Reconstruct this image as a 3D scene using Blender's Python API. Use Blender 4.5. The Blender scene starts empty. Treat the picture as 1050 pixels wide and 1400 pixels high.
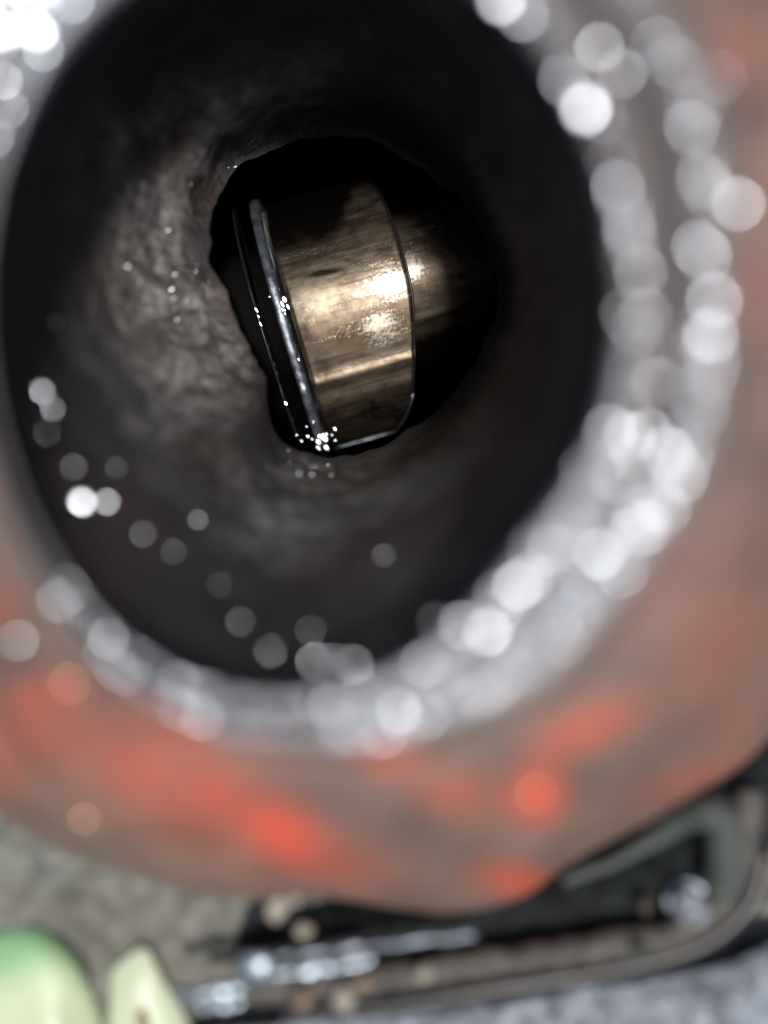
import bpy, bmesh, math, random
from mathutils import Vector, Matrix, noise
from mathutils.bvhtree import BVHTree

random.seed(7)
SC = bpy.context.scene
COL = SC.collection
CM = 0.01                      # the script is written in centimetres, the scene is in metres

# ------------------------------------------------------------------ camera, sky, sun, exposure
FPX = 1011.0                   # focal length in pixels of the 1050 x 1400 photograph
CAM_Z = 11.0                   # cm above the piston surface
cam_d = bpy.data.cameras.new('camera')
cam = bpy.data.objects.new('camera', cam_d)
COL.objects.link(cam)
cam.location = (0, 0, CAM_Z * CM)
cam.rotation_euler = (0, 0, 0)              # looks straight down into the port
cam_d.sensor_fit = 'VERTICAL'
cam_d.sensor_width = 27.0
cam_d.sensor_height = 36.0
cam_d.lens = 36.0 * FPX / 1400.0
cam_d.clip_start = 0.001
cam_d.clip_end = 50
cam_d.dof.use_dof = True
cam_d.dof.focus_distance = 11.05 * CM
cam_d.dof.aperture_fstop = cam_d.lens * 1e-3 / (2 * 0.0034)
SC.camera = cam

LDIR = Vector((0.11, -0.18, 1.0)).normalized()          # towards the sun
world = bpy.data.worlds.new('World')
SC.world = world
world.use_nodes = True
wn = world.node_tree
bg = wn.nodes['Background']
sky = wn.nodes.new('ShaderNodeTexSky')
sky.sky_type = 'NISHITA'
sky.sun_disc = False
sky.sun_elevation = math.asin(LDIR.z)
sky.sun_rotation = math.atan2(LDIR.x, LDIR.y)
sky.dust_density = 3.0
sky.air_density = 0.8
wn.links.new(sky.outputs[0], bg.inputs[0])
bg.inputs[1].default_value = 0.11

sun_d = bpy.data.lights.new('sun', 'SUN')
sun_d.energy = 3.2
sun_d.angle = math.radians(5.0)
sun_d.color = (1.0, 0.965, 0.92)
sun = bpy.data.objects.new('sun', sun_d)
COL.objects.link(sun)
sun.location = LDIR * 0.5
sun.rotation_euler = LDIR.to_track_quat('Z', 'Y').to_euler()

SC.view_settings.view_transform = 'Standard'
SC.view_settings.look = 'None'
SC.view_settings.gamma = 1.0
SC.view_settings.exposure = 0.0
SC.render.engine = 'CYCLES'
SC.cycles.use_denoising = True
SC.cycles.use_adaptive_sampling = False
SC.cycles.sample_clamp_indirect = 4.0
SC.cycles.max_bounces = 6
SC.cycles.caustics_reflective = False
SC.cycles.caustics_refractive = False


# ------------------------------------------------------------------ helpers
def P(px, py, d):
    """photograph pixel + depth below the camera (cm) -> point in metres"""
    return Vector(((px - 525.0) / FPX * d, (700.0 - py) / FPX * d, CAM_Z - d)) * CM


def lerp(a, b, t):
    return a + (b - a) * t


def smooth(t):
    t = max(0.0, min(1.0, t))
    return t * t * (3 - 2 * t)


def table(tab, deg):
    """periodic smooth interpolation in a list of (degree, value)"""
    deg = deg % 360.0
    n = len(tab)
    for i in range(n):
        a0, v0 = tab[i]
        a1, v1 = tab[(i + 1) % n]
        if i == n - 1:
            a1 += 360.0
        for s in (0.0, 360.0):
            if a0 <= deg + s <= a1:
                return lerp(v0, v1, smooth((deg + s - a0) / (a1 - a0)))
    return tab[0][1]


def fbm(v, octs=4):
    s, a = 0.0, 1.0
    for k in range(octs):
        s += a * noise.noise(v)
        v = v * 2.03 + Vector((3.1, 1.7, 5.3))
        a *= 0.5
    return s


def link(name, mesh, mat, parent=None, smooth_it=True):
    if mat:
        mesh.materials.clear()
        mesh.materials.append(mat)
    if smooth_it:
        for p in mesh.polygons:
            p.use_smooth = True
    o = bpy.data.objects.new(name, mesh)
    COL.objects.link(o)
    if parent:
        o.parent = parent
    return o


def from_bm(name, bm, mat, parent=None, smooth_it=True, recalc=True):
    if recalc:
        bmesh.ops.recalc_face_normals(bm, faces=bm.faces)
    me = bpy.data.meshes.new(name)
    bm.to_mesh(me)
    bm.free()
    return link(name, me, mat, parent, smooth_it)


def pydata(name, verts, faces):
    me = bpy.data.meshes.new(name)
    me.from_pydata([tuple(v) for v in verts], [], faces)
    me.update()
    return me


def tag(o, label=None, cat=None, group=None, kind=None):
    if label: o['label'] = label
    if cat: o['category'] = cat
    if group: o['group'] = group
    if kind: o['kind'] = kind
    return o


def empty(name, loc, label, cat, group=None):
    o = bpy.data.objects.new(name, None)
    COL.objects.link(o)
    o.location = loc
    o.empty_display_size = 0.005
    return tag(o, label, cat, group)


def part_local(o, parent):
    """parent a mesh built in world space below an empty that has only a location"""
    o.parent = parent
    o.data.transform(Matrix.Translation(-parent.location))
    return o


def attr(me, name, vals):
    a = me.attributes.new(name, 'FLOAT', 'POINT')
    a.data.foreach_set('value', vals)


def loft(rings, close_last=False, close_first=False):
    n = len(rings[0])
    verts = [v for r in rings for v in r]
    faces = []
    for k in range(len(rings) - 1):
        for i in range(n):
            j = (i + 1) % n
            faces.append((k * n + i, (k + 1) * n + i, (k + 1) * n + j, k * n + j))
    if close_last:
        faces.append(tuple((len(rings) - 1) * n + i for i in range(n)))
    if close_first:
        faces.append(tuple(n - 1 - i for i in range(n)))
    return verts, faces


def sweep(pts, radii, n=14, squash=1.0, cap=True):
    """a tube through pts (metres) with radii (cm); returns bmesh"""
    bm = bmesh.new()
    rings = []
    m = len(pts)
    for i in range(m):
        t = (pts[min(i + 1, m - 1)] - pts[max(i - 1, 0)]).normalized()
        side = Vector((0, 0, 1)).cross(t)
        if side.length < 1e-4:
            side = Vector((1, 0, 0))
        side.normalize()
        up = t.cross(side).normalized()
        r = radii[i] if isinstance(radii, (list, tuple)) else radii
        rings.append([bm.verts.new(pts[i] + (side * math.cos(2 * math.pi * j / n) + up * math.sin(2 * math.pi * j / n) * squash) * r * CM) for j in range(n)])
    for a, b in zip(rings, rings[1:]):
        for j in range(n):
            bm.faces.new((a[j], a[(j + 1) % n], b[(j + 1) % n], b[j]))
    if cap:
        bm.faces.new(rings[0][::-1])
        bm.faces.new(rings[-1])
    return bm


# ------------------------------------------------------------------ materials
class Mat:
    def __init__(self, name):
        self.m = bpy.data.materials.new(name)
        self.m.use_nodes = True
        self.t = self.m.node_tree
        self.b = self.t.nodes['Principled BSDF']
        self.co = None

    def node(self, typ, **kw):
        n = self.t.nodes.new(typ)
        for k, v in kw.items():
            setattr(n, k, v)
        return n

    def inp(self, sock, v):
        if hasattr(v, 'is_output') or isinstance(v, bpy.types.NodeSocket):
            self.t.links.new(v, sock)
        else:
            if isinstance(v, tuple) and len(v) == 3 and sock.type == 'RGBA':
                v = v + (1.0,)
            sock.default_value = v

    def coords(self, scale=(1, 1, 1)):
        tc = self.node('ShaderNodeTexCoord')
        mp = self.node('ShaderNodeMapping')
        mp.inputs['Scale'].default_value = tuple(100.0 * s for s in scale)
        self.t.links.new(tc.outputs['Object'], mp.inputs['Vector'])
        return mp.outputs[0]

    def noise(self, scale=1.0, detail=5.0, rough=0.6, stretch=(1, 1, 1), dist=0.0):
        n = self.node('ShaderNodeTexNoise')
        self.t.links.new(self.coords(stretch), n.inputs['Vector'])
        n.inputs['Scale'].default_value = scale
        n.inputs['Detail'].default_value = detail
        n.inputs['Roughness'].default_value = rough
        n.inputs['Distortion'].default_value = dist
        return n.outputs[0]

    def voronoi(self, scale=1.0, stretch=(1, 1, 1), out='Distance'):
        n = self.node('ShaderNodeTexVoronoi')
        self.t.links.new(self.coords(stretch), n.inputs['Vector'])
        n.inputs['Scale'].default_value = scale
        return n.outputs[out]

    def ramp(self, fac, stops):
        r = self.node('ShaderNodeValToRGB')
        cr = r.color_ramp
        while len(cr.elements) < len(stops):
            cr.elements.new(0.5)
        for e, (p, c) in zip(cr.elements, stops):
            e.position = p
            e.color = (c, c, c, 1) if not isinstance(c, tuple) else c + (1.0,)
        self.t.links.new(fac, r.inputs[0])
        return r.outputs[0]

    def mix(self, fac, a, b):
        n = self.node('ShaderNodeMix', data_type='RGBA')
        self.inp(n.inputs[0], fac)
        self.inp(n.inputs[6], a)
        self.inp(n.inputs[7], b)
        return n.outputs[2]

    def math(self, op, a, b=0.0, clamp=False):
        n = self.node('ShaderNodeMath', operation=op, use_clamp=clamp)
        self.inp(n.inputs[0], a)
        self.inp(n.inputs[1], b)
        return n.outputs[0]

    def attr(self, name):
        n = self.node('ShaderNodeAttribute', attribute_name=name)
        return n.outputs['Fac']

    def bump(self, h, strength=0.5, dist=0.02):
        n = self.node('ShaderNodeBump')
        n.inputs['Strength'].default_value = strength
        n.inputs['Distance'].default_value = dist * CM
        self.t.links.new(h, n.inputs['Height'])
        self.t.links.new(n.outputs[0], self.b.inputs['Normal'])

    def set(self, **kw):
        for k, v in kw.items():
            self.inp(self.b.inputs[k.replace('_', ' ')], v)
        return self


# black oily inside of the neck: fine speckled casting skin, greyer in placed patches
mt = Mat('oily_casting')
n1 = mt.noise(7.0, 6, 0.65)
n2 = mt.noise(1.7, 5, 0.6, dist=0.6)
n3 = mt.noise(22.0, 3, 0.6)
grey_amt = mt.math('MULTIPLY', mt.attr('grey_amt'), mt.ramp(n2, [(0.38, 0.12), (0.62, 0.9)]), clamp=True)
grey_col = mt.mix(mt.ramp(n1, [(0.35, 0.0), (0.68, 1.0)]), (0.03, 0.0295, 0.030), (0.46, 0.45, 0.435))
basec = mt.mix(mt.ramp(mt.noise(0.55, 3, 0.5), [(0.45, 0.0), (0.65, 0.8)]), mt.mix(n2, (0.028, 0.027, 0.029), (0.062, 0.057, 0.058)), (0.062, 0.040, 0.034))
mt.set(Base_Color=mt.mix(grey_amt, basec, grey_col), Roughness=mt.math('SUBTRACT', mt.ramp(n1, [(0.3, 0.42), (0.7, 0.62)]), mt.math('MULTIPLY', grey_amt, 0.22)))
mt.inp(mt.b.inputs['Specular IOR Level'], mt.math('ADD', mt.math('MULTIPLY', grey_amt, 0.7), 0.25))
mt.bump(mt.math('ADD', n1, mt.math('MULTIPLY', n3, 0.5)), 1.0, 0.07)
M_BORE = mt.m

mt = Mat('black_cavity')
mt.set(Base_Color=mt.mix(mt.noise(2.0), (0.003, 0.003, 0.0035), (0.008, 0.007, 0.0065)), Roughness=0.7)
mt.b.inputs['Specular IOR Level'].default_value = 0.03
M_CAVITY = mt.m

# machined rim and threads: worn bright metal with grime in patches ('bright')
mt = Mat('worn_rim_metal')
n1 = mt.noise(3.0, 5, 0.6)
n2 = mt.noise(16.0, 4, 0.6)
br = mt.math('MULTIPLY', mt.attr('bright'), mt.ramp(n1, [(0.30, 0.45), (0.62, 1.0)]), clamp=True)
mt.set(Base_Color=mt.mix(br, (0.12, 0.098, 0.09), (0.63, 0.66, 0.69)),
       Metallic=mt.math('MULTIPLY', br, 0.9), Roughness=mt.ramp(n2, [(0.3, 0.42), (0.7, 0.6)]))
mt.bump(mt.math('ADD', n2, n1), 0.6, 0.05)
M_RIM = mt.m

# rusty primer with the remains of red paint ('red')
mt = Mat('flaking_red_paint')
n1 = mt.noise(1.6, 6, 0.6, dist=0.4)
n2 = mt.noise(8.0, 5, 0.6)
rust = mt.mix(mt.ramp(n1, [(0.32, 0.0), (0.68, 1.0)]), (0.085, 0.056, 0.041), (0.23, 0.145, 0.106))
rust = mt.mix(mt.math('MULTIPLY', mt.attr('dark'), 0.75, clamp=True), rust, (0.085, 0.075, 0.066))
rust = mt.mix(mt.ramp(n2, [(0.40, 0.0), (0.75, 0.35)]), rust, (0.25, 0.195, 0.17))
edge = mt.math('ADD', mt.attr('red'), mt.math('MULTIPLY', mt.math('SUBTRACT', n2, 0.5), 0.5))
red = mt.ramp(edge, [(0.05, 0.0), (0.95, 1.0)])
mt.set(Base_Color=mt.mix(red, rust, (0.60, 0.088, 0.042)), Roughness=mt.ramp(n2, [(0.3, 0.45), (0.7, 0.7)]))
mt.bump(mt.math('ADD', n2, mt.math('MULTIPLY', red, 0.4)), 0.4, 0.04)
M_PAINT = mt.m

mt = Mat('bright_oil_bead')
mt.set(Base_Color=(0.56, 0.595, 0.65), Metallic=1.0, Roughness=0.25)
M_BEAD = mt.m
mt = Mat('dim_oil_bead')
mt.set(Base_Color=(0.10, 0.105, 0.11), Metallic=1.0, Roughness=0.25)
M_BEAD_DIM = mt.m
mt = Mat('rosy_oil_bead')
mt.set(Base_Color=(0.35, 0.16, 0.12), Metallic=1.0, Roughness=0.25)
M_BEAD_RED = mt.m

# piston: metal under brown oil varnish, drawn out along its stroke (local x)
mt = Mat('varnished_steel')
nl = mt.noise(1.0, 7, 0.7, stretch=(0.7, 7.0, 7.0), dist=0.15)
nb = mt.noise(2.6, 5, 0.6, stretch=(1.0, 1.6, 1.6), dist=0.3)
nc = mt.noise(1.0, 5, 0.6, stretch=(16.0, 1.0, 1.0))
nf = mt.noise(9.0, 5, 0.65)
ns = mt.noise(1.0, 3, 0.5, stretch=(0.8, 16.0, 16.0))
ng = mt.noise(26.0, 3, 0.6)
var = mt.ramp(mt.math('ADD', mt.math('MULTIPLY', nl, 0.35), mt.math('MULTIPLY', nb, 0.65)), [(0.40, 0.0), (0.62, 1.0)])
c1 = mt.mix(var, (0.07, 0.053, 0.038), (0.235, 0.195, 0.145))
shine_mix = mt.math('ADD', mt.attr('scuff_shine'), mt.math('MULTIPLY', mt.math('SUBTRACT', mt.math('ADD', mt.math('MULTIPLY', ng, 0.5), mt.math('MULTIPLY', nl, 0.5)), 0.5), 2.6))
shine_mix = mt.ramp(shine_mix, [(0.2, 0.0), (0.85, 1.0)])
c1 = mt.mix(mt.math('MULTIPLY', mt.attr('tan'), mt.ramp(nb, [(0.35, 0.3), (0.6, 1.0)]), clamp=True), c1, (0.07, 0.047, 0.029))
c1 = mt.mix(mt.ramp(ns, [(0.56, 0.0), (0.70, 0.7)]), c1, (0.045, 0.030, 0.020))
c1 = mt.mix(shine_mix, c1, (0.70, 0.645, 0.55))  # pale scuffs and the painted highlight
sooty = mt.math('ADD', mt.attr('shade_stain'), mt.math('MULTIPLY', mt.math('SUBTRACT', mt.math('ADD', mt.math('MULTIPLY', nb, 0.7), mt.math('MULTIPLY', nf, 0.3)), 0.5), 2.2))  # shade painted over the piston top, together with dark stains
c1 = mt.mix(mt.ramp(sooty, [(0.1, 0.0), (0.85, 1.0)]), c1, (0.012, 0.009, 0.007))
rg = mt.ramp(mt.math('ADD', mt.math('MULTIPLY', nl, 0.6), mt.math('MULTIPLY', nf, 0.4)), [(0.3, 0.34), (0.7, 0.52)])
mt.set(Base_Color=c1, Metallic=0.85, Roughness=mt.math('SUBTRACT', rg, mt.math('MULTIPLY', shine_mix, 0.14)))
mt.bump(mt.math('ADD', mt.math('MULTIPLY', nc, 0.25), mt.math('MULTIPLY', nl, 0.5)), 0.2, 0.02)
M_CAM = mt.m

mt = Mat('blue_grey_steel')
n1 = mt.noise(6.0, 6, 0.65)
n2 = mt.noise(1.5, 4)
mt.set(Base_Color=mt.mix(mt.ramp(n1, [(0.35, 0.0), (0.7, 1.0)]), (0.10, 0.115, 0.135), (0.36, 0.40, 0.46)), Metallic=0.8,
       Roughness=mt.ramp(n2, [(0.3, 0.3), (0.7, 0.5)]))
mt.bump(n1, 0.5, 0.03)
M_STEEL = mt.m

mt = Mat('bright_rod_steel')
n1 = mt.noise(6.0, 6, 0.65)
mt.set(Base_Color=mt.mix(mt.ramp(n1, [(0.38, 0.0), (0.6, 1.0)]), (0.16, 0.19, 0.22), (0.62, 0.72, 0.80)), Metallic=0.85, Roughness=0.34)
mt.bump(n1, 0.5, 0.03)
M_ROD = mt.m

mt = Mat('black_oily_steel')
mt.set(Base_Color=mt.mix(mt.noise(4.0), (0.008, 0.008, 0.009), (0.03, 0.028, 0.028)), Metallic=0.3, Roughness=0.35)
M_BLACK = mt.m

# engine casting outside: dusty, crusted, grey-green
mt = Mat('crusted_casting')
n1 = mt.noise(3.5, 6, 0.65)
n2 = mt.noise(0.9, 4, 0.6)
n3 = mt.noise(14.0, 4, 0.6)
c = mt.mix(mt.ramp(n1, [(0.36, 0.0), (0.66, 1.0)]), (0.085, 0.088, 0.074), (0.31, 0.315, 0.275))
c = mt.mix(mt.ramp(n2, [(0.40, 0.0), (0.70, 0.6)]), c, (0.20, 0.185, 0.145))
mt.set(Base_Color=c, Roughness=0.8)
mt.bump(mt.math('ADD', n1, mt.math('MULTIPLY', n3, 0.5)), 0.9, 0.12)
M_CAST = mt.m

mt = Mat('grey_alloy')
n1 = mt.noise(4.5, 6, 0.7)
n2 = mt.noise(15.0, 4, 0.6)
c = mt.mix(mt.ramp(n1, [(0.36, 0.0), (0.64, 1.0)]), (0.13, 0.14, 0.15), (0.60, 0.66, 0.72))
mt.set(Base_Color=c, Roughness=0.55, Metallic=0.25)
mt.bump(mt.math('ADD', n1, n2), 0.9, 0.1)
M_ALLOY = mt.m

mt = Mat('grimy_brown_plastic')
n1 = mt.noise(4.0, 6, 0.65)
c = mt.mix(mt.ramp(n1, [(0.36, 0.0), (0.68, 1.0)]), (0.032, 0.028, 0.024), (0.12, 0.105, 0.088))
mt.set(Base_Color=c, Roughness=0.6)
mt.bump(n1, 0.7, 0.06)
M_BROWN = mt.m

mt = Mat('black_recess')
n1 = mt.noise(3.0, 6, 0.65)
mt.set(Base_Color=mt.mix(mt.ramp(n1, [(0.4, 0.0), (0.75, 1.0)]), (0.006, 0.008, 0.008), (0.024, 0.031, 0.030)), Roughness=0.7)
mt.b.inputs['Specular IOR Level'].default_value = 0.15
mt.bump(n1, 0.7, 0.06)
M_RECESS = mt.m

mt = Mat('grey_green_rubber')
n1 = mt.noise(3.0, 5, 0.6)
mt.set(Base_Color=mt.mix(n1, (0.030, 0.036, 0.032), (0.085, 0.10, 0.086)), Roughness=0.65)
mt.bump(n1, 0.5, 0.06)
M_RUBBER = mt.m

mt = Mat('pale_green_plastic')
n1 = mt.noise(0.9, 3, 0.5)
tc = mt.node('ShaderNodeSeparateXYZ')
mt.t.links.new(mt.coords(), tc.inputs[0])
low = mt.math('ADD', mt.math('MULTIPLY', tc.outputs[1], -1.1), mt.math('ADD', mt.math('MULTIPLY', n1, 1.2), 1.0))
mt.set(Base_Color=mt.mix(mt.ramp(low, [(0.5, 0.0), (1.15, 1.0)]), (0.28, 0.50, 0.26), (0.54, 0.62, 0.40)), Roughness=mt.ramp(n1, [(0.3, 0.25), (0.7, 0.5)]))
mt.b.inputs['Subsurface Weight'].default_value = 0.15
mt.b.inputs['Subsurface Radius'].default_value = (0.004, 0.004, 0.002)
M_GREEN = mt.m

mt = Mat('cream_plastic')
n1 = mt.noise(1.2, 3, 0.5)
mt.set(Base_Color=mt.mix(n1, (0.42, 0.50, 0.30), (0.60, 0.65, 0.48)), Roughness=0.4)
M_CREAM = mt.m

mt = Mat('tan_grit')
n1 = mt.noise(8.0, 4, 0.6)
mt.set(Base_Color=mt.mix(n1, (0.20, 0.18, 0.14), (0.46, 0.42, 0.34)), Roughness=0.5)
M_GRIT = mt.m
mt = Mat('rusty_grit')
n1 = mt.noise(8.0, 4, 0.6)
mt.set(Base_Color=mt.mix(n1, (0.16, 0.095, 0.06), (0.36, 0.24, 0.16)), Roughness=0.5)
M_GRIT_RUST = mt.m

# ------------------------------------------------------------------ the port
NT = 360
CX, CY = 412.0, 412.0
SILVER = [(0, 1.40), (51, 1.35), (75, 1.20), (92, 1.12), (120, 1.09), (150, 1.09), (180, 1.10), (205, 1.18), (228, 1.42), (262, 1.25), (300, 1.42), (330, 1.46)]
OUTER = [(0, 2.35), (42, 1.98), (68, 1.73), (90, 1.52), (105, 1.52), (121, 1.58), (150, 1.75), (180, 2.0), (270, 2.2), (320, 2.3)]
THROAT = [(0, 216), (30, 204), (60, 200), (90, 216), (108, 214), (135, 150), (160, 138), (180, 150), (200, 195), (222, 220), (250, 225), (275, 218), (300, 205), (330, 206)]
TX, TY = 464.0, 408.0
LIP = [(0, 1.7), (50, 1.7), (90, 0.7), (130, 0.2), (200, 0.2), (240, 1.2), (290, 2.4)]
LIPW = [(0, 0.30), (50, 0.26), (90, 0.18), (130, 0.14), (200, 0.14), (240, 0.22), (290, 0.34)]
WALL = [(0, 0.8), (75, 0.62), (125, 0.62), (155, 1.1), (185, 1.7), (230, 1.7), (290, 1.2)]


def E(deg):
    t = math.radians(deg)
    e = 1.0 / math.sqrt((math.cos(t) / 428.0) ** 2 + (math.sin(t) / 508.0) ** 2)
    return e * (1 - 0.045 * math.exp(-((deg - 48) / 16.0) ** 2) + 0.075 * math.exp(-((deg - 108) / 34.0) ** 2))


def d_rim(deg):
    return 5.4 - 0.45 * math.cos(math.radians(deg))


def ring_px(deg, f):
    t = math.radians(deg)
    r = E(deg) * f
    return CX + r * math.cos(t), CY + r * math.sin(t)


def throat_px(deg, f=1.0):
    t = math.radians(deg)
    r = table(THROAT, deg) * f * (1 + 0.05 * fbm(Vector((math.cos(t) * 3, math.sin(t) * 3, 0.3)), 4) )
    return TX + r * math.cos(t), TY + r * math.sin(t)


DEG = [i * 360.0 / NT for i in range(NT)]
neck = empty('engine_port', P(412, 412, 8.0), 'round engine port with flaking red paint, a bright wet rim and a sooty black bore', 'engine port')

# -- bore: from the throat edge up to the rim, with the turns of a thread below the rim
NB = 130
verts, faces, greyv = [], [], []
rings = []


def grey_at(px, py):
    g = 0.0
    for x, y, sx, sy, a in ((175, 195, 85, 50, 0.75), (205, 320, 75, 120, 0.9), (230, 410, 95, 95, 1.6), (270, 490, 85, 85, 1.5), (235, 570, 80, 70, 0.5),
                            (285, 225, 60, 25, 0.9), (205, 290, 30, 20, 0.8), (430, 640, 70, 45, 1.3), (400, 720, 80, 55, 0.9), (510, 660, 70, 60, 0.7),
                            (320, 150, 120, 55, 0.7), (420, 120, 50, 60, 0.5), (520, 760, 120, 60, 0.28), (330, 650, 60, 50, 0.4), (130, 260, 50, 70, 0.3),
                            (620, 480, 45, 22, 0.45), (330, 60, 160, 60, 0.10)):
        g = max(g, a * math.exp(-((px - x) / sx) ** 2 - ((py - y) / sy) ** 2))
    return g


for k in range(NB + 1):
    u = k / NB
    ring = []
    for dg in DEG:
        ex, ey = ring_px(dg, 1.0)
        tx, ty = throat_px(dg)
        # plan position runs fast near the throat (a sloping floor), then up the wall
        f = u ** 0.85
        px, py = lerp(tx, ex, f), lerp(ty, ey, f)
        dr = d_rim(dg)
        d = lerp(9.75, dr + 0.20, u ** table(WALL, dg)) + table(LIP, dg) * (1 - smooth(u / table(LIPW, dg))) ** 2.0
        if u > 0.80:
            d += 0.07 * math.sin((u - 0.80) / 0.20 * math.pi * 6) * smooth((u - 0.8) / 0.05)
        v = P(px, py, d)
        q = v * 100.0
        rough = 0.05 * fbm(q * 1.6, 3) + 0.022 * fbm(q * 7.0, 3)
        amp = (1.0 if u < 0.78 else 0.3) * (0.25 if k == 0 else 1.0)
        v += (P(TX, TY - 40, 7.5) - v).normalized() * rough * amp * CM
        ring.append(v)
        greyv.append(grey_at(px, py) * lerp(0.25, 1.0, smooth(u / 0.05)))
    rings.append(ring)
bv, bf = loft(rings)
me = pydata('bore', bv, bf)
attr(me, 'grey_amt', greyv)
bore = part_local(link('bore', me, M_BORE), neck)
BORE_TREE = BVHTree.FromPolygons(bv, bf)

# -- threaded rim: two crests with a groove between them
PROF = [(0.0, 0.20), (0.05, 0.06), (0.12, -0.01), (0.20, 0.00), (0.30, 0.10), (0.38, 0.20), (0.47, 0.22), (0.56, 0.12), (0.66, 0.02), (0.78, 0.0), (0.90, 0.02), (1.0, 0.10)]
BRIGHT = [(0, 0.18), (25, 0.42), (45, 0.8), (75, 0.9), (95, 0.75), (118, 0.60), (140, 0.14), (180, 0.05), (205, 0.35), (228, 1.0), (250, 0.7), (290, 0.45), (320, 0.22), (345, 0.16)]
rings, brightv = [], []
NR = 44
for k in range(NR + 1):
    u = k / NR
    for i in range(len(PROF) - 1):
        if PROF[i][0] <= u <= PROF[i + 1][0]:
            off = lerp(PROF[i][1], PROF[i + 1][1], smooth((u - PROF[i][0]) / (PROF[i + 1][0] - PROF[i][0])))
            break
    ring = []
    for dg in DEG:
        w = table(SILVER, dg)
        px, py = ring_px(dg, lerp(1.0, w, u))
        narrow = min(1.0, (w - 1.0) / 0.35)
        d = d_rim(dg) + off * lerp(0.7, 1.0, narrow) - 0.12 * u
        v = P(px, py, d)
        q = v * 100
        v.z += (0.018 * fbm(q * 3.0, 3) + 0.012 * fbm(q * 11.0, 2)) * CM
        ring.append(v)
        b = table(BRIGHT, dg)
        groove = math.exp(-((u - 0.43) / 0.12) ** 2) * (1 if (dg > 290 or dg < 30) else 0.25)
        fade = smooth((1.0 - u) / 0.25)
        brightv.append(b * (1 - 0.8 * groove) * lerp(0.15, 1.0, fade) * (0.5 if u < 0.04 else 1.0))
    rings.append(ring)
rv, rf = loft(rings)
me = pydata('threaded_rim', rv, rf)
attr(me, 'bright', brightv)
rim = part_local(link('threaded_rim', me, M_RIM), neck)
RIM_TREE = BVHTree.FromPolygons(rv, rf)

# -- painted body outside the rim, falling to the casting
REDS = [(385, 1140, 78, 38, 28, 1.1), (300, 1085, 60, 36, 30, 0.75), (195, 1050, 60, 30, 10, 0.7), (245, 990, 70, 30, 35, 0.5), (60, 955, 65, 30, -10, 0.55),
        (120, 985, 40, 25, 0, 0.35), (735, 1088, 34, 32, 0, 1.35), (530, 1035, 45, 22, 10, 0.75), (625, 1085, 70, 30, 15, 0.5), (705, 1205, 55, 24, 8, 0.85),
        (800, 995, 85, 24, -24, 0.75), (740, 1040, 30, 18, -24, 0.5), (950, 1060, 100, 18, -24, 0.40), (985, 890, 70, 120, 30, 0.22), (250, 1075, 200, 80, 25, 0.46), (430, 1160, 120, 40, 20, 0.42), (60, 1010, 120, 60, 0, 0.36), (950, 800, 90, 190, 30, 0.14), (1010, 985, 60, 18, -25, 0.3),
        (10, 1060, 40, 40, 0, 0.35), (1010, 70, 50, 50, 0, 0.25), (1035, 400, 30, 90, 0, 0.22), (440, 1185, 90, 22, 15, 0.5), (0, 830, 30, 40, 0, 0.3)]
DARKS = [(445, 1085, 85, 26, 38, 0.9), (560, 1125, 70, 22, 18, 0.7), (350, 1030, 70, 20, 25, 0.4), (800, 1060, 60, 20, -25, 0.6), (900, 1000, 120, 22, -28, 0.35),
         (640, 1010, 110, 22, -6, 0.55), (880, 880, 110, 26, -48, 0.7), (980, 690, 40, 90, 20, 0.5), (150, 900, 90, 24, 35, 0.4), (60, 1190, 120, 24, 10, 0.5),
         (1000, 300, 30, 90, 0, 0.2), (890, 30, 60, 60, 0, 0.4)]


def gsum(lst, px, py):
    g = 0.0
    for x, y, sx, sy, a, w in lst:
        ca, sa = math.cos(math.radians(a)), math.sin(math.radians(a))
        dx, dy = px - x, py - y
        e = ((dx * ca + dy * sa) / sx) ** 2 + ((-dx * sa + dy * ca) / sy) ** 2
        if e < 12:
            g = max(g, w * math.exp(-e))
    return g


BODY = [(0.0, 0.10), (0.08, 0.06), (0.35, 0.16), (0.60, 0.42), (0.82, 0.95), (0.94, 1.7), (1.0, 2.6)]
NBODY = 70
rings, redv, darkv = [], [], []
for k in range(NBODY + 1):
    u = k / NBODY
    for i in range(len(BODY) - 1):
        if BODY[i][0] <= u <= BODY[i + 1][0]:
            off = lerp(BODY[i][1], BODY[i + 1][1], (u - BODY[i][0]) / (BODY[i + 1][0] - BODY[i][0]))
            break
    ring = []
    for dg in DEG:
        a, b = table(SILVER, dg), table(OUTER, dg)
        px, py = ring_px(dg, lerp(a, b, u))
        d = d_rim(dg) - 0.12 + off * (8.0 - d_rim(dg)) / 2.6
        v = P(px, py, d)
        q = v * 100
        rd = gsum(REDS, px, py)
        v += Vector((0, 0, 1)) * (0.05 * fbm(q * 1.3, 3) * (1 if 0 < k else 0) + 0.012 * rd) * CM
        ring.append(v)
        redv.append(rd)
        darkv.append(gsum(DARKS, px, py))
    rings.append(ring)
pv, pf = loft(rings)
me = pydata('painted_body', pv, pf)
attr(me, 'red', redv)
attr(me, 'dark', darkv)
body = part_local(link('painted_body', me, M_PAINT), neck)
BODY_TREE = BVHTree.FromPolygons(pv, pf)
OUT_RING = rings[-1]

# -- oil beads and worn flats that catch the sun
CAMP = Vector((0, 0, CAM_Z * CM))


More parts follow.
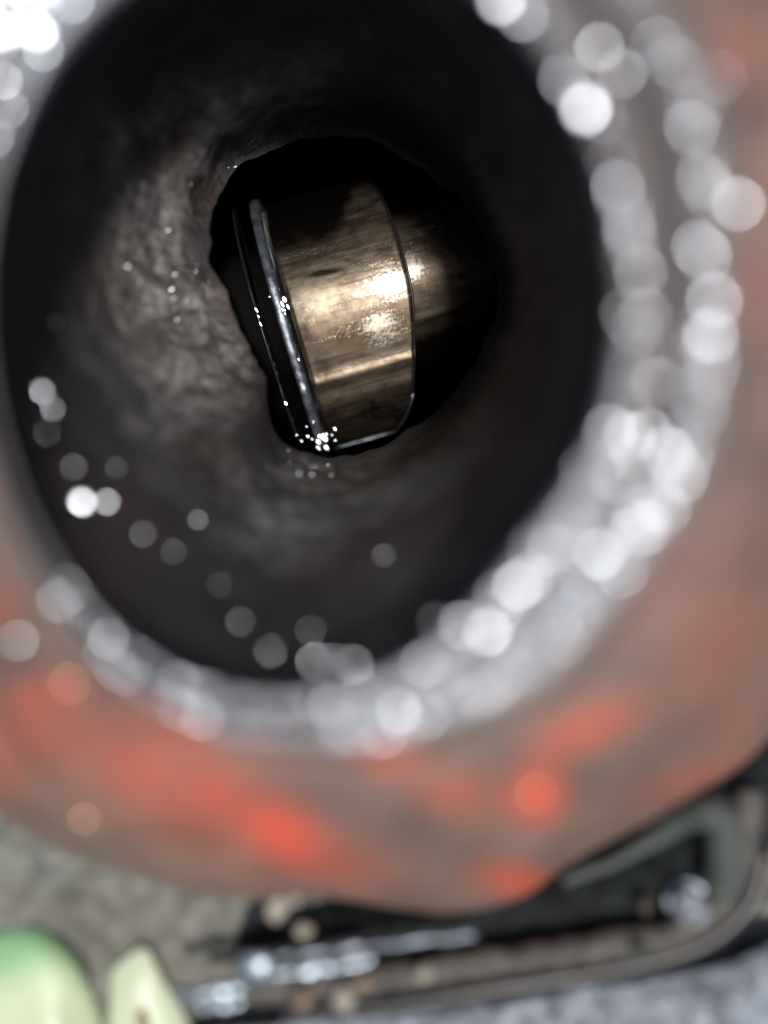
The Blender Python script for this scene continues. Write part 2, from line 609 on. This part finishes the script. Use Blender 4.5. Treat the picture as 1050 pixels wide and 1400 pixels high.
def cap_mesh():
    """a shallow lens of oil, unit radius, flat below"""
    bm = bmesh.new()
    n, R = 14, 9.0
    rows = []
    for r in (1.0, 0.72, 0.4):
        h = math.sqrt(R * R - r * r) - math.sqrt(R * R - 1) + 0.05 * (1 if r < 1 else 0)
        rows.append([bm.verts.new((r * math.cos(2 * math.pi * i / n), r * math.sin(2 * math.pi * i / n), h)) for i in range(n)])
    top = bm.verts.new((0, 0, R - math.sqrt(R * R - 1) + 0.05))
    for a, b in zip(rows, rows[1:]):
        for i in range(n):
            bm.faces.new((a[i], a[(i + 1) % n], b[(i + 1) % n], b[i]))
    for i in range(n):
        bm.faces.new((rows[-1][i], rows[-1][(i + 1) % n], top))
    bm.faces.new(rows[0][::-1])
    me = bpy.data.meshes.new('oil_bead')
    bm.to_mesh(me)
    bm.free()
    for p in me.polygons:
        p.use_smooth = True
    return me


CAP = cap_mesh()
CAPS = {}
for nm, m in (('b', M_BEAD), ('d', M_BEAD_DIM), ('r', M_BEAD_RED)):
    c = CAP.copy()
    c.materials.append(m)
    CAPS[nm] = c
TREES = (BORE_TREE, RIM_TREE, BODY_TREE)


def hit(px, py):
    dr = (P(px, py, 1.0) - CAMP).normalized()
    best = None
    for t in TREES:
        loc, nrm, idx, dist = t.ray_cast(CAMP, dr)
        if loc is not None and (best is None or dist < best[1]):
            best = (loc, dist)
    return best[0] if best else None


def bead(px, py, bri, kind='b', jit=0.03, size=None):
    h = hit(px, py)
    if h is None:
        return None
    nv = ((CAMP - h).normalized() + LDIR).normalized()
    nv = (nv + Vector((random.gauss(0, jit), random.gauss(0, jit), 0))).normalized()
    a = size if size else 0.044 * math.sqrt(bri)
    o = bpy.data.objects.new('oil_bead', CAPS[kind])
    COL.objects.link(o)
    o.parent = neck
    o.rotation_euler = nv.to_track_quat('Z', 'Y').to_euler()
    o.scale = (a * CM * random.uniform(0.85, 1.15), a * CM, a * CM)
    o.location = h + nv * a * 0.30 * CM - neck.location
    return o


SPOTS = [(685, 0, 1.6), (715, 22, .6), (820, 65, .8), (800, 150, 2.2), (793, 140, 1.0), (770, 110, .35), (850, 100, .35), (845, 255, .7), (860, 310, .3), (875, 372, .4),
         (882, 430, .35), (945, 175, .45), (960, 247, .45), (1007, 280, .9), (955, 340, .6), (962, 350, .4), (975, 410, .5), (972, 458, .8), (940, 480, .3), (895, 522, .4),
         (970, 515, .35), (832, 590, .6), (860, 600, .9), (885, 592, .5), (910, 622, 1.3), (840, 650, .35), (870, 700, .35), (820, 757, 1.2), (755, 750, .5), (708, 800, .9),
         (722, 790, .5), (632, 855, .7), (665, 862, 1.1), (600, 850, .4), (580, 905, .4), (545, 972, 1.0), (572, 960, .5), (455, 906, 1.4), (483, 910, .5), (430, 905, .4),
         (370, 890, .25), (520, 885, .25), (112, 686, 2.2), (146, 686, .6), (57, 535, 1.6), (72, 560, .6), (62, 592, .6), (150, 872, .45), (25, 875, .4),
         (610, 0, .5), (930, 90, .15), (960, 140, .15), (985, 105, .12), (800, 640, .25), (850, 780, .3), (900, 690, .4), (930, 650, .5)]
DIMS = [(330, 850, .8), (525, 760, .7), (270, 711, 1.0), (196, 730, .7), (237, 755, .6), (500, 46, .6), (75, 440, .7), (425, 862, .6),
        (160, 640, .4), (300, 800, .3), (100, 640, .8)]
for x, y, b in SPOTS:
    bead(x, y, b)
for x, y, b in DIMS:
    bead(x, y, b, 'd')
for x, y, b in ((95, 935, .5), (115, 1120, .35), (605, 105, .25), (735, 1085, .4)):
    bead(x, y, b, 'r')
rng = random.Random(3)
for i in range(56):
    if i < 36:
        px, py = rng.gauss(245, 38), rng.gauss(425, 55)
    elif i < 48:
        px, py = rng.gauss(435, 28), rng.gauss(625, 14)
    else:
        px, py = rng.gauss(270, 40), rng.gauss(240, 14)
    if not (px > 290 and 250 < py < 590):
        b_ = bead(px, py, 1, 'd', 0.10, rng.uniform(0.008, 0.022))
        if b_:
            b_.scale.x *= rng.uniform(1.0, 2.4)
for i in range(210):
    dg = rng.choice((rng.gauss(48, 22), rng.gauss(20, 22), rng.uniform(-60, 30), rng.uniform(80, 130), rng.gauss(60, 15)))
    w = table(SILVER, dg)
    crest = rng.choice((0.16, 0.70, 0.78, 0.5)) + rng.gauss(0, 0.05)
    if (dg < 20 or dg > 290):
        crest = rng.choice((0.14, 0.76)) + rng.gauss(0, 0.035)
    px, py = ring_px(dg % 360, lerp(1.0, w, min(0.97, max(0.03, crest))))
    if -60 < px < 1110 and -60 < py < 1440:
        bead(px, py, rng.uniform(0.05, 0.40), jit=0.09)
for i in range(26):  # extra beads added to whiten the rim glare in this corner
    bead(rng.uniform(-40, 70), rng.uniform(-40, 60), rng.uniform(0.8, 1.8), jit=0.05)
for x, y in ((5, 110), (12, 150), (-5, 190), (100, 5), (60, 70)):
    bead(x, y, 0.5)

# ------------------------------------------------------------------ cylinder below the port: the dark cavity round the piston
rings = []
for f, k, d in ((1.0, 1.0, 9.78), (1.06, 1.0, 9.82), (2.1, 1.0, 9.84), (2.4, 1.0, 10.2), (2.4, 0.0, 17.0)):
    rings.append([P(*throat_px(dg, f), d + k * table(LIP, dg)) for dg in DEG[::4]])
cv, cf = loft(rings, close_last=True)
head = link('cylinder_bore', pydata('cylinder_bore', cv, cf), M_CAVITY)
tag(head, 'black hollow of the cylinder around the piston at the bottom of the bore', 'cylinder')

# ------------------------------------------------------------------ piston
AX = Vector((math.cos(math.radians(15.5)), math.sin(math.radians(15.5)), 0.005)).normalized()
WZ = (Vector((0, 0, 1)) - AX * AX.z).normalized()
VY = WZ.cross(AX).normalized()
cam_c = P(481, 407, 12.75)
shaft_root = empty('piston', cam_c, 'brown stained piston with a silver ring shining at the bottom of the dark bore', 'piston')
R3 = Matrix((AX, VY, WZ)).transposed()
shaft_root.matrix_world = Matrix.Translation(cam_c) @ R3.to_4x4()


def lobe_r(ph):
    """radius (cm) at angle ph from the camera side; negative ph runs down the picture"""
    r = 1.78
    r += 0.74 * math.exp(-((ph + 1.55) / 0.62) ** 2)     # nose of the lobe
    r += 0.034 * math.exp(-((ph + 0.86) / 0.045) ** 2)   # ridge along the flank
    return r


def lathe_x(name, prof, mat, parent, seg=220, rfun=None, extra=None, xdef=None):
    """prof: list of (x, radius factor/radius); revolves about local x"""
    rings, vals = [], []
    for x, r in prof:
        ring = []
        for i in range(seg):
            ph = -math.pi + 2 * math.pi * i / seg
            rr = r * (rfun(ph) if rfun else 1.0)
            ring.append(Vector((xdef(x, ph) if xdef else x, math.sin(ph) * rr, math.cos(ph) * rr)) * CM)
            if extra:
                vals.append(extra(x, ph))
        rings.append(ring)
    v, f = loft(rings, True, True)
    me = pydata(name, v, f)
    if extra:
        for j, nm in enumerate(('scuff_shine', 'shade_stain', 'tan')):
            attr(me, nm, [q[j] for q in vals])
    o = link(name, me, mat, parent)
    return o


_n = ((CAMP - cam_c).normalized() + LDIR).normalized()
PH0 = math.atan2(_n.dot(VY), _n.dot(WZ))             # strip facing half way between sun and camera; a highlight is painted there


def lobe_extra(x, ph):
    scuff_shine = 0.62 * math.exp(-((x - 0.30) / 0.30) ** 2 - ((ph - PH0 + 0.30) / 0.11) ** 2) + 0.74 * math.exp(-((x - 0.64) / 0.32) ** 2 - ((ph - PH0 + 0.02) / 0.12) ** 2)  # a scuff, then a highlight painted into the colour
    shade_stain = max(smooth((ph - 0.02 - 0.62 * smooth((x + 0.15) / 0.9)) / 0.42), 0.62 * smooth((-0.95 - ph) / 0.2),  # painted shade over the top, darker lower flank, then stains and a scratch
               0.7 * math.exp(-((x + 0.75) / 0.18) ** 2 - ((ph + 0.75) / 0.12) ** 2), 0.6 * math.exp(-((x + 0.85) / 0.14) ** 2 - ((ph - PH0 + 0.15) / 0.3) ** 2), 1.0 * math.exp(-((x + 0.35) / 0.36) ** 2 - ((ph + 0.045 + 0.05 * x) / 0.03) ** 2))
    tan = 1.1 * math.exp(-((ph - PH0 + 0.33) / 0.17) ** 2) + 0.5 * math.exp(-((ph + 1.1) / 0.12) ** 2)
    return scuff_shine, shade_stain, tan


def skew(x, ph):
    if x <= 0 or abs(ph) > 1.9:
        return x if x <= 0 else x * 0.45
    g = (0.83 - 0.11 * (ph + 0.1) ** 2 if ph > -0.3 else 0.825 - 0.45 * (-ph - 0.3) ** 1.5) - 0.22 * smooth((-ph - 1.12) / 0.4)
    return x * g / 0.9


xs = [-0.98 + (0.90 + 0.98) * i / 90 for i in range(91)]
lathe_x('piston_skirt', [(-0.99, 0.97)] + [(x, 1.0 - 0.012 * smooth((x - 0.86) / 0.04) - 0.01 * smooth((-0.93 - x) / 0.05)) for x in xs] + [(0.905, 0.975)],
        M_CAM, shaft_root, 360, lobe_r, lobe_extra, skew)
lathe_x('skirt_edge', [(0.905, 0.96), (0.905, 0.992), (0.92, 0.998), (0.945, 0.992), (0.95, 0.96)], M_BLACK, shaft_root, 360, lobe_r, None, skew)


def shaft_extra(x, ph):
    return 0.8 * math.exp(-((x - 0.95) / 0.16) ** 2 - ((ph - PH0 - 0.12) / 0.16) ** 2), max(smooth((ph - 0.35) / 0.3), smooth((x - 1.25) / 0.6) * 0.7, smooth((-0.85 - ph) / 0.2) * 0.8), 0.25  # painted highlight, then painted shade over top, far end and underside


def shaft_r(ph):
    return 1.0 + 0.02 * math.exp(-((ph + 0.72) / 0.05) ** 2)


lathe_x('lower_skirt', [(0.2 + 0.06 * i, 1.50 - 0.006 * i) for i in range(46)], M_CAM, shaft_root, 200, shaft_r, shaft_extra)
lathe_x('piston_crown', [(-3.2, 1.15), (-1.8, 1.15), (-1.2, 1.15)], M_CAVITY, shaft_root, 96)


def collar_r(ph):
    return lobe_r(ph) * 1.0 + 0.10 + 0.012 * fbm(Vector((ph * 9, 1.3, 0)), 4)


lathe_x('piston_ring', [(-1.205, 0.90), (-1.205, 0.985), (-1.19, 1.0), (-1.16, 1.004), (-1.12, 1.004), (-1.075, 1.0), (-1.06, 0.985), (-1.06, 0.90)], M_STEEL, shaft_root, 240, collar_r)
lathe_x('piston_ring', [(-1.49, 0.93), (-1.49, 0.985), (-1.47, 0.996), (-1.45, 0.985), (-1.45, 0.93)], M_BLACK, shaft_root, 200, collar_r)

# oil beads on the collar edge, glinting in focus
bpy.context.view_layer.update()
INV = shaft_root.matrix_world.inverted()


rg2 = random.Random(11)


def cam_bead(x, ph, a, k=1.0, mat='b'):
    rr = collar_r(ph) * k
    loc = Vector((x, math.sin(ph) * rr, math.cos(ph) * rr)) * CM
    wl = shaft_root.matrix_world @ loc
    nv = ((CAMP - wl).normalized() + LDIR).normalized()
    nl = (R3.transposed() @ nv).normalized()
    o = bpy.data.objects.new('oil_bead', CAPS[mat])
    COL.objects.link(o)
    o.parent = shaft_root
    o.rotation_euler = nl.to_track_quat('Z', 'Y').to_euler()
    o.scale = (a * CM * rg2.uniform(0.4, 0.9), a * CM * rg2.uniform(0.6, 2.0), a * CM)
    o.location = loc + nl * a * 0.4 * CM


for x, ph, a in ((-1.07, -0.19, .05), (-1.02, -0.16, .05), (-1.0, -0.22, .04), (-1.09, -0.23, .03), (-1.46, -0.18, .03), (-1.46, -0.23, .035), (-1.46, -0.29, .03),
                 (-1.12, -1.2, .05), (-1.06, -1.22, .05), (-1.17, -1.24, .04), (-1.0, -1.2, .035), (-1.3, -1.18, .03), (-1.42, -1.2, .03), (-1.2, -1.3, .06), (-1.08, -1.31, .05), (-0.85, -1.18, .025)):
    cam_bead(x, ph, a)
for i in range(15):
    q = rg2.random()
    if q < 0.45:
        x, ph = rg2.gauss(-1.1, 0.13), rg2.gauss(-1.22, 0.05)
    elif q < 0.6:
        x, ph = rg2.gauss(-1.03, 0.05), rg2.gauss(-0.2, 0.04)
    else:
        x, ph = rg2.choice((-1.07, -1.22, -1.46)), rg2.uniform(-1.15, 0.1)
    cam_bead(x, ph, rg2.choice((0.010, 0.014, 0.018, 0.028)))
lipm = [Vector((skew(x, -1.42) , math.sin(-1.42) * lobe_r(-1.42), math.cos(-1.42) * lobe_r(-1.42))) * CM for x in [-1.0 + 0.1 * i for i in range(20)]]
for k in range(1, 6):
    ph_ = -1.42 + 0.06 * k
    lipm.append(Vector((skew(0.92, ph_), math.sin(ph_) * lobe_r(ph_), math.cos(ph_) * lobe_r(ph_))) * CM)
from_bm('bright_lip', sweep(lipm, [0.016 - 0.010 * smooth((i - 16) / 8.0) for i in range(len(lipm))], 8), M_ROD, shaft_root)  # thin bright strip added to draw the glint along the lower edge

# ------------------------------------------------------------------ engine casting outside the neck
rings = []
for k in range(46):
    u = k / 45.0
    ring = []
    for i, dg in enumerate(DEG):
        p0 = OUT_RING[i] * 100.0
        c = P(CX, CY, 8.0) * 100.0
        dirv = Vector((p0.x - c.x, p0.y - c.y, 0))
        r0 = dirv.length
        q = Vector((c.x, c.y, 0)) + dirv.normalized() * (r0 * 0.985 + 9.0 * u ** 1.5)
        z = 3.02 + 0.12 * fbm(q * 0.8, 3) + 0.05 * fbm(q * 3.0, 3) - 0.10
        if k == 0:
            z = p0.z + 0.08
        ring.append(Vector((q.x, q.y, z)) * CM)
    rings.append(ring)
ev, ef = loft(rings)
cast = link('engine_cover', pydata('engine_cover', ev, ef), M_CAST)
tag(cast, 'crusted grey green engine casting around the foot of the painted port', 'engine cover', kind='structure')


def chain(ctrl, steps=8):
    """Catmull-Rom through pixel control points (px, py, depth)"""
    pts = []
    c = [ctrl[0]] + list(ctrl) + [ctrl[-1]]
    for i in range(1, len(c) - 2):
        for s in range(steps):
            t = s / steps
            v = []
            for k in range(3):
                p0, p1, p2, p3 = c[i - 1][k], c[i][k], c[i + 1][k], c[i + 2][k]
                v.append(0.5 * (2 * p1 + (p2 - p0) * t + (2 * p0 - 5 * p1 + 4 * p2 - p3) * t * t + (3 * p1 - p0 - 3 * p2 + p3) * t ** 3))
            pts.append(P(*v))
    pts.append(P(*ctrl[-1]))
    return pts


def wobble(bm, amp, fr):
    for v in bm.verts:
        q = v.co * 100
        v.co += Vector((fbm(q * fr, 2), fbm(q * fr + Vector((9, 2, 4)), 2), fbm(q * fr + Vector((1, 7, 3)), 2))) * amp * CM
    return bm


def slab(outline, d_top, d_bot, inset=8.0):
    """a plate with a rounded top edge from a pixel outline"""
    bm = bmesh.new()
    cx = sum(p[0] for p in outline) / len(outline)
    cy = sum(p[1] for p in outline) / len(outline)

    def row(k, d):
        r = []
        for x, y in outline:
            L = math.hypot(x - cx, y - cy)
            f = 1 - k / max(L, 1)
            r.append(bm.verts.new(P(cx + (x - cx) * f, cy + (y - cy) * f, d)))
        return r
    rows = [row(-2, d_bot), row(0, d_top + 0.10), row(inset * 0.35, d_top + 0.03), row(inset, d_top)]
    n = len(outline)
    for a, b in zip(rows, rows[1:]):
        for i in range(n):
            bm.faces.new((a[i], a[(i + 1) % n], b[(i + 1) % n], b[i]))
    bm.faces.new(rows[-1])
    bm.faces.new(rows[0][::-1])
    return bm


def outline_px(ctrl, steps=6):
    pts = []
    n = len(ctrl)
    for i in range(n):
        p0, p1, p2, p3 = ctrl[i - 1], ctrl[i], ctrl[(i + 1) % n], ctrl[(i + 2) % n]
        for s in range(steps):
            t = s / steps
            pts.append(tuple(0.5 * (2 * p1[k] + (p2[k] - p0[k]) * t + (2 * p0[k] - 5 * p1[k] + 4 * p2[k] - p3[k]) * t * t + (3 * p1[k] - p0[k] - 3 * p2[k] + p3[k]) * t ** 3) for k in range(2)))
    return pts


# ------------------------------------------------------------------ black tray with a brown lip below the neck
tray = empty('black_tray', P(700, 1270, 8.0), 'black recessed tray with a grimy brown lip below the red port', 'engine tray')
ol = outline_px([(322, 1296), (345, 1272), (500, 1236), (700, 1214), (900, 1085), (1010, 1000), (1078, 1010), (1050, 1180), (1000, 1262), (900, 1300), (650, 1330), (400, 1362), (335, 1345)])
part_local(from_bm('tray_floor', slab(ol, 7.92, 8.3), M_RECESS), tray)
lp = chain([(352, 1352, 7.75), (480, 1342, 7.72), (650, 1318, 7.7), (820, 1295, 7.7), (930, 1272, 7.7), (992, 1225, 7.72), (1016, 1160, 7.74), (1022, 1080, 7.76)], 14)
part_local(from_bm('tray_lip', wobble(sweep(lp, 0.155, 16, 0.7), 0.03, 3.0), M_BROWN), tray)
gp = chain([(385, 1385, 7.74), (520, 1376, 7.72), (700, 1348, 7.7), (860, 1322, 7.7), (960, 1292, 7.7), (1022, 1240, 7.72), (1046, 1170, 7.74)], 14)
part_local(from_bm('tray_seal', sweep(gp, 0.10, 12, 0.7), M_BLACK), tray)
rb = chain([(770, 1205, 7.92), (850, 1170, 7.86), (920, 1128, 7.75), (960, 1110, 7.6), (985, 1120, 7.6), (992, 1180, 7.65), (978, 1215, 7.7)], 10)
hose = from_bm('bent_hose', wobble(sweep(rb, [0.06 + 0.13 * smooth(i / 38.0) for i in range(len(rb))], 16), 0.02, 3.0), M_RUBBER)
tag(hose, 'faint grey green hose bent over in the corner of the black tray', 'hose')

# bolt with a washer
bolt = empty('steel_bolt', P(940, 1232, 7.85), 'blue grey bolt head standing in the right end of the black tray', 'bolt')
bm = bmesh.new()
bmesh.ops.create_cone(bm, cap_ends=True, segments=32, radius1=0.31 * CM, radius2=0.28 * CM, depth=0.07 * CM)
w = from_bm('washer', bm, M_STEEL, bolt, False)
w.location = (0, 0, 0.06 * CM)
bm = bmesh.new()
bmesh.ops.create_cone(bm, cap_ends=True, segments=6, radius1=0.23 * CM, radius2=0.22 * CM, depth=0.24 * CM)
bmesh.ops.bevel(bm, geom=[e for e in bm.edges], offset=0.02 * CM, segments=2, affect='EDGES')
h = from_bm('bolt_head', bm, M_ALLOY, bolt, False)
h.location = (0, 0, 0.21 * CM)
bolt.scale = (0.8, 0.8, 0.8)
bolt.rotation_euler = (math.radians(-14), math.radians(-10), 0.3)

# steel clip: two rods held by a block
clip = empty('steel_clip', P(345, 1330, 7.7), 'shiny steel clip of parallel rods crossing the left end of the tray', 'clip')
for pts, r in (([(338, 1332, 7.5), (400, 1328, 7.5), (455, 1320, 7.5), (508, 1308, 7.5)], 0.06), ([(360, 1306, 7.6), (430, 1302, 7.6), (520, 1292, 7.6), (650, 1275, 7.6)], 0.05),
               ([(238, 1362, 7.5), (280, 1356, 7.5), (336, 1348, 7.5)], 0.06), ([(272, 1376, 7.5), (300, 1373, 7.5), (332, 1368, 7.5)], 0.055)):
    part_local(from_bm('rod', wobble(sweep(chain(pts, 10), r, 16), 0.03, 9.0), M_ROD if r > 0.05 else M_STEEL), clip)
ob = outline_px([(330, 1306), (366, 1302), (378, 1318), (376, 1336), (340, 1344), (328, 1330)])
part_local(from_bm('clamp_block', slab(ob, 7.35, 7.8, 6), M_ROD), clip)

# alloy rail across the bottom
rl = outline_px([(250, 1420), (420, 1396), (560, 1382), (720, 1362), (880, 1338), (1000, 1318), (1120, 1280), (1180, 1420), (900, 1500), (500, 1520), (260, 1500)])
rail = from_bm('alloy_rail', wobble(slab(rl, 7.75, 8.4, 20), 0.03, 2.0), M_ALLOY)
tag(rail, 'pale grey rough alloy rail along the lower edge of the tray', 'rail')

# ------------------------------------------------------------------ green connector with a cream tab
conn = empty('green_connector', P(70, 1370, 7.2), 'pale green rounded plastic connector with a white glare at the lower left', 'connector')
bm = bmesh.new()
bmesh.ops.create_uvsphere(bm, u_segments=48, v_segments=28, radius=1.0)
for v in bm.verts:
    s = v.co.copy()
    sx = math.copysign(abs(s.x) ** 0.8, s.x)
    v.co = Vector((sx * 0.90, s.y * 1.30, s.z * 0.42)) * CM
    v.co.x += 0.10 * s.y * CM
    v.co += s * 0.07 * noise.noise(s * 1.7) * CM
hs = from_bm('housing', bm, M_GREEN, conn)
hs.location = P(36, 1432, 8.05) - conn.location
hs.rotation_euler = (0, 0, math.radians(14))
tab = empty('cream_wedge', P(200, 1370, 7.3), 'cream plastic wedge pointing up beside the green connector', 'plastic tab')
ob = [(150, 1325), (172, 1304), (194, 1290), (204, 1296), (226, 1335), (268, 1410), (300, 1470), (160, 1470), (148, 1400)]
part_local(from_bm('wedge_plate', slab(ob, 7.95, 8.3, 10), M_CREAM, None, True), tab)
ob = [(186, 1385), (194, 1376), (203, 1386), (206, 1420), (192, 1430)]
part_local(from_bm('pin', slab(ob, 7.92, 8.05, 3), M_GRIT_RUST), tab)


# ------------------------------------------------------------------ loose crumbs of grit
def crumb(px, py, d, a, mat, label, seed):
    bm = bmesh.new()
    bmesh.ops.create_icosphere(bm, subdivisions=3, radius=1.0)
    for v in bm.verts:
        k = 1 + 0.25 * fbm(v.co * 1.4 + Vector((seed, seed * 2.1, 0)), 3)
        v.co = Vector((v.co.x * a * 1.3 * k, v.co.y * a * k, v.co.z * a * 0.8 * k)) * CM
    o = from_bm('grit_crumb', bm, mat)
    o.location = P(px, py, d)
    o.rotation_euler = (0.2, 0.1, seed)
    return tag(o, label, 'grit', 'crumbs of grit around the tray')


crumb(380, 1241, 7.75, 0.11, M_GRIT, 'pale oval grit crumb under the red port, largest above the rods', 1.0)
crumb(404, 1228, 7.75, 0.06, M_GRIT, 'tiny pale grit crumb touching the foot of the red port', 2.0)
crumb(415, 1271, 7.75, 0.08, M_GRIT, 'small pale grit crumb just above the upper steel rod', 3.0)
crumb(414, 1366, 7.55, 0.08, M_GRIT_RUST, 'rust brown grit crumb below the shiny clamp block', 4.0)
crumb(470, 1364, 7.55, 0.11, M_GRIT, 'tan grit crumb on the brown lip below the rod end', 5.0)
crumb(495, 1342, 7.55, 0.07, M_GRIT_RUST, 'brown grit crumb on the lip beside the tan crumb', 6.0)
crumb(580, 1330, 7.55, 0.08, M_GRIT, 'lone tan grit crumb along the middle of the brown lip', 7.0)
crumb(882, 1238, 7.75, 0.07, M_BROWN, 'dull brown grit crumb left of the blue grey bolt', 8.0)
crumb(877, 1302, 7.5, 0.08, M_RUBBER, 'grey grit crumb on the lip below the bolt', 9.0)
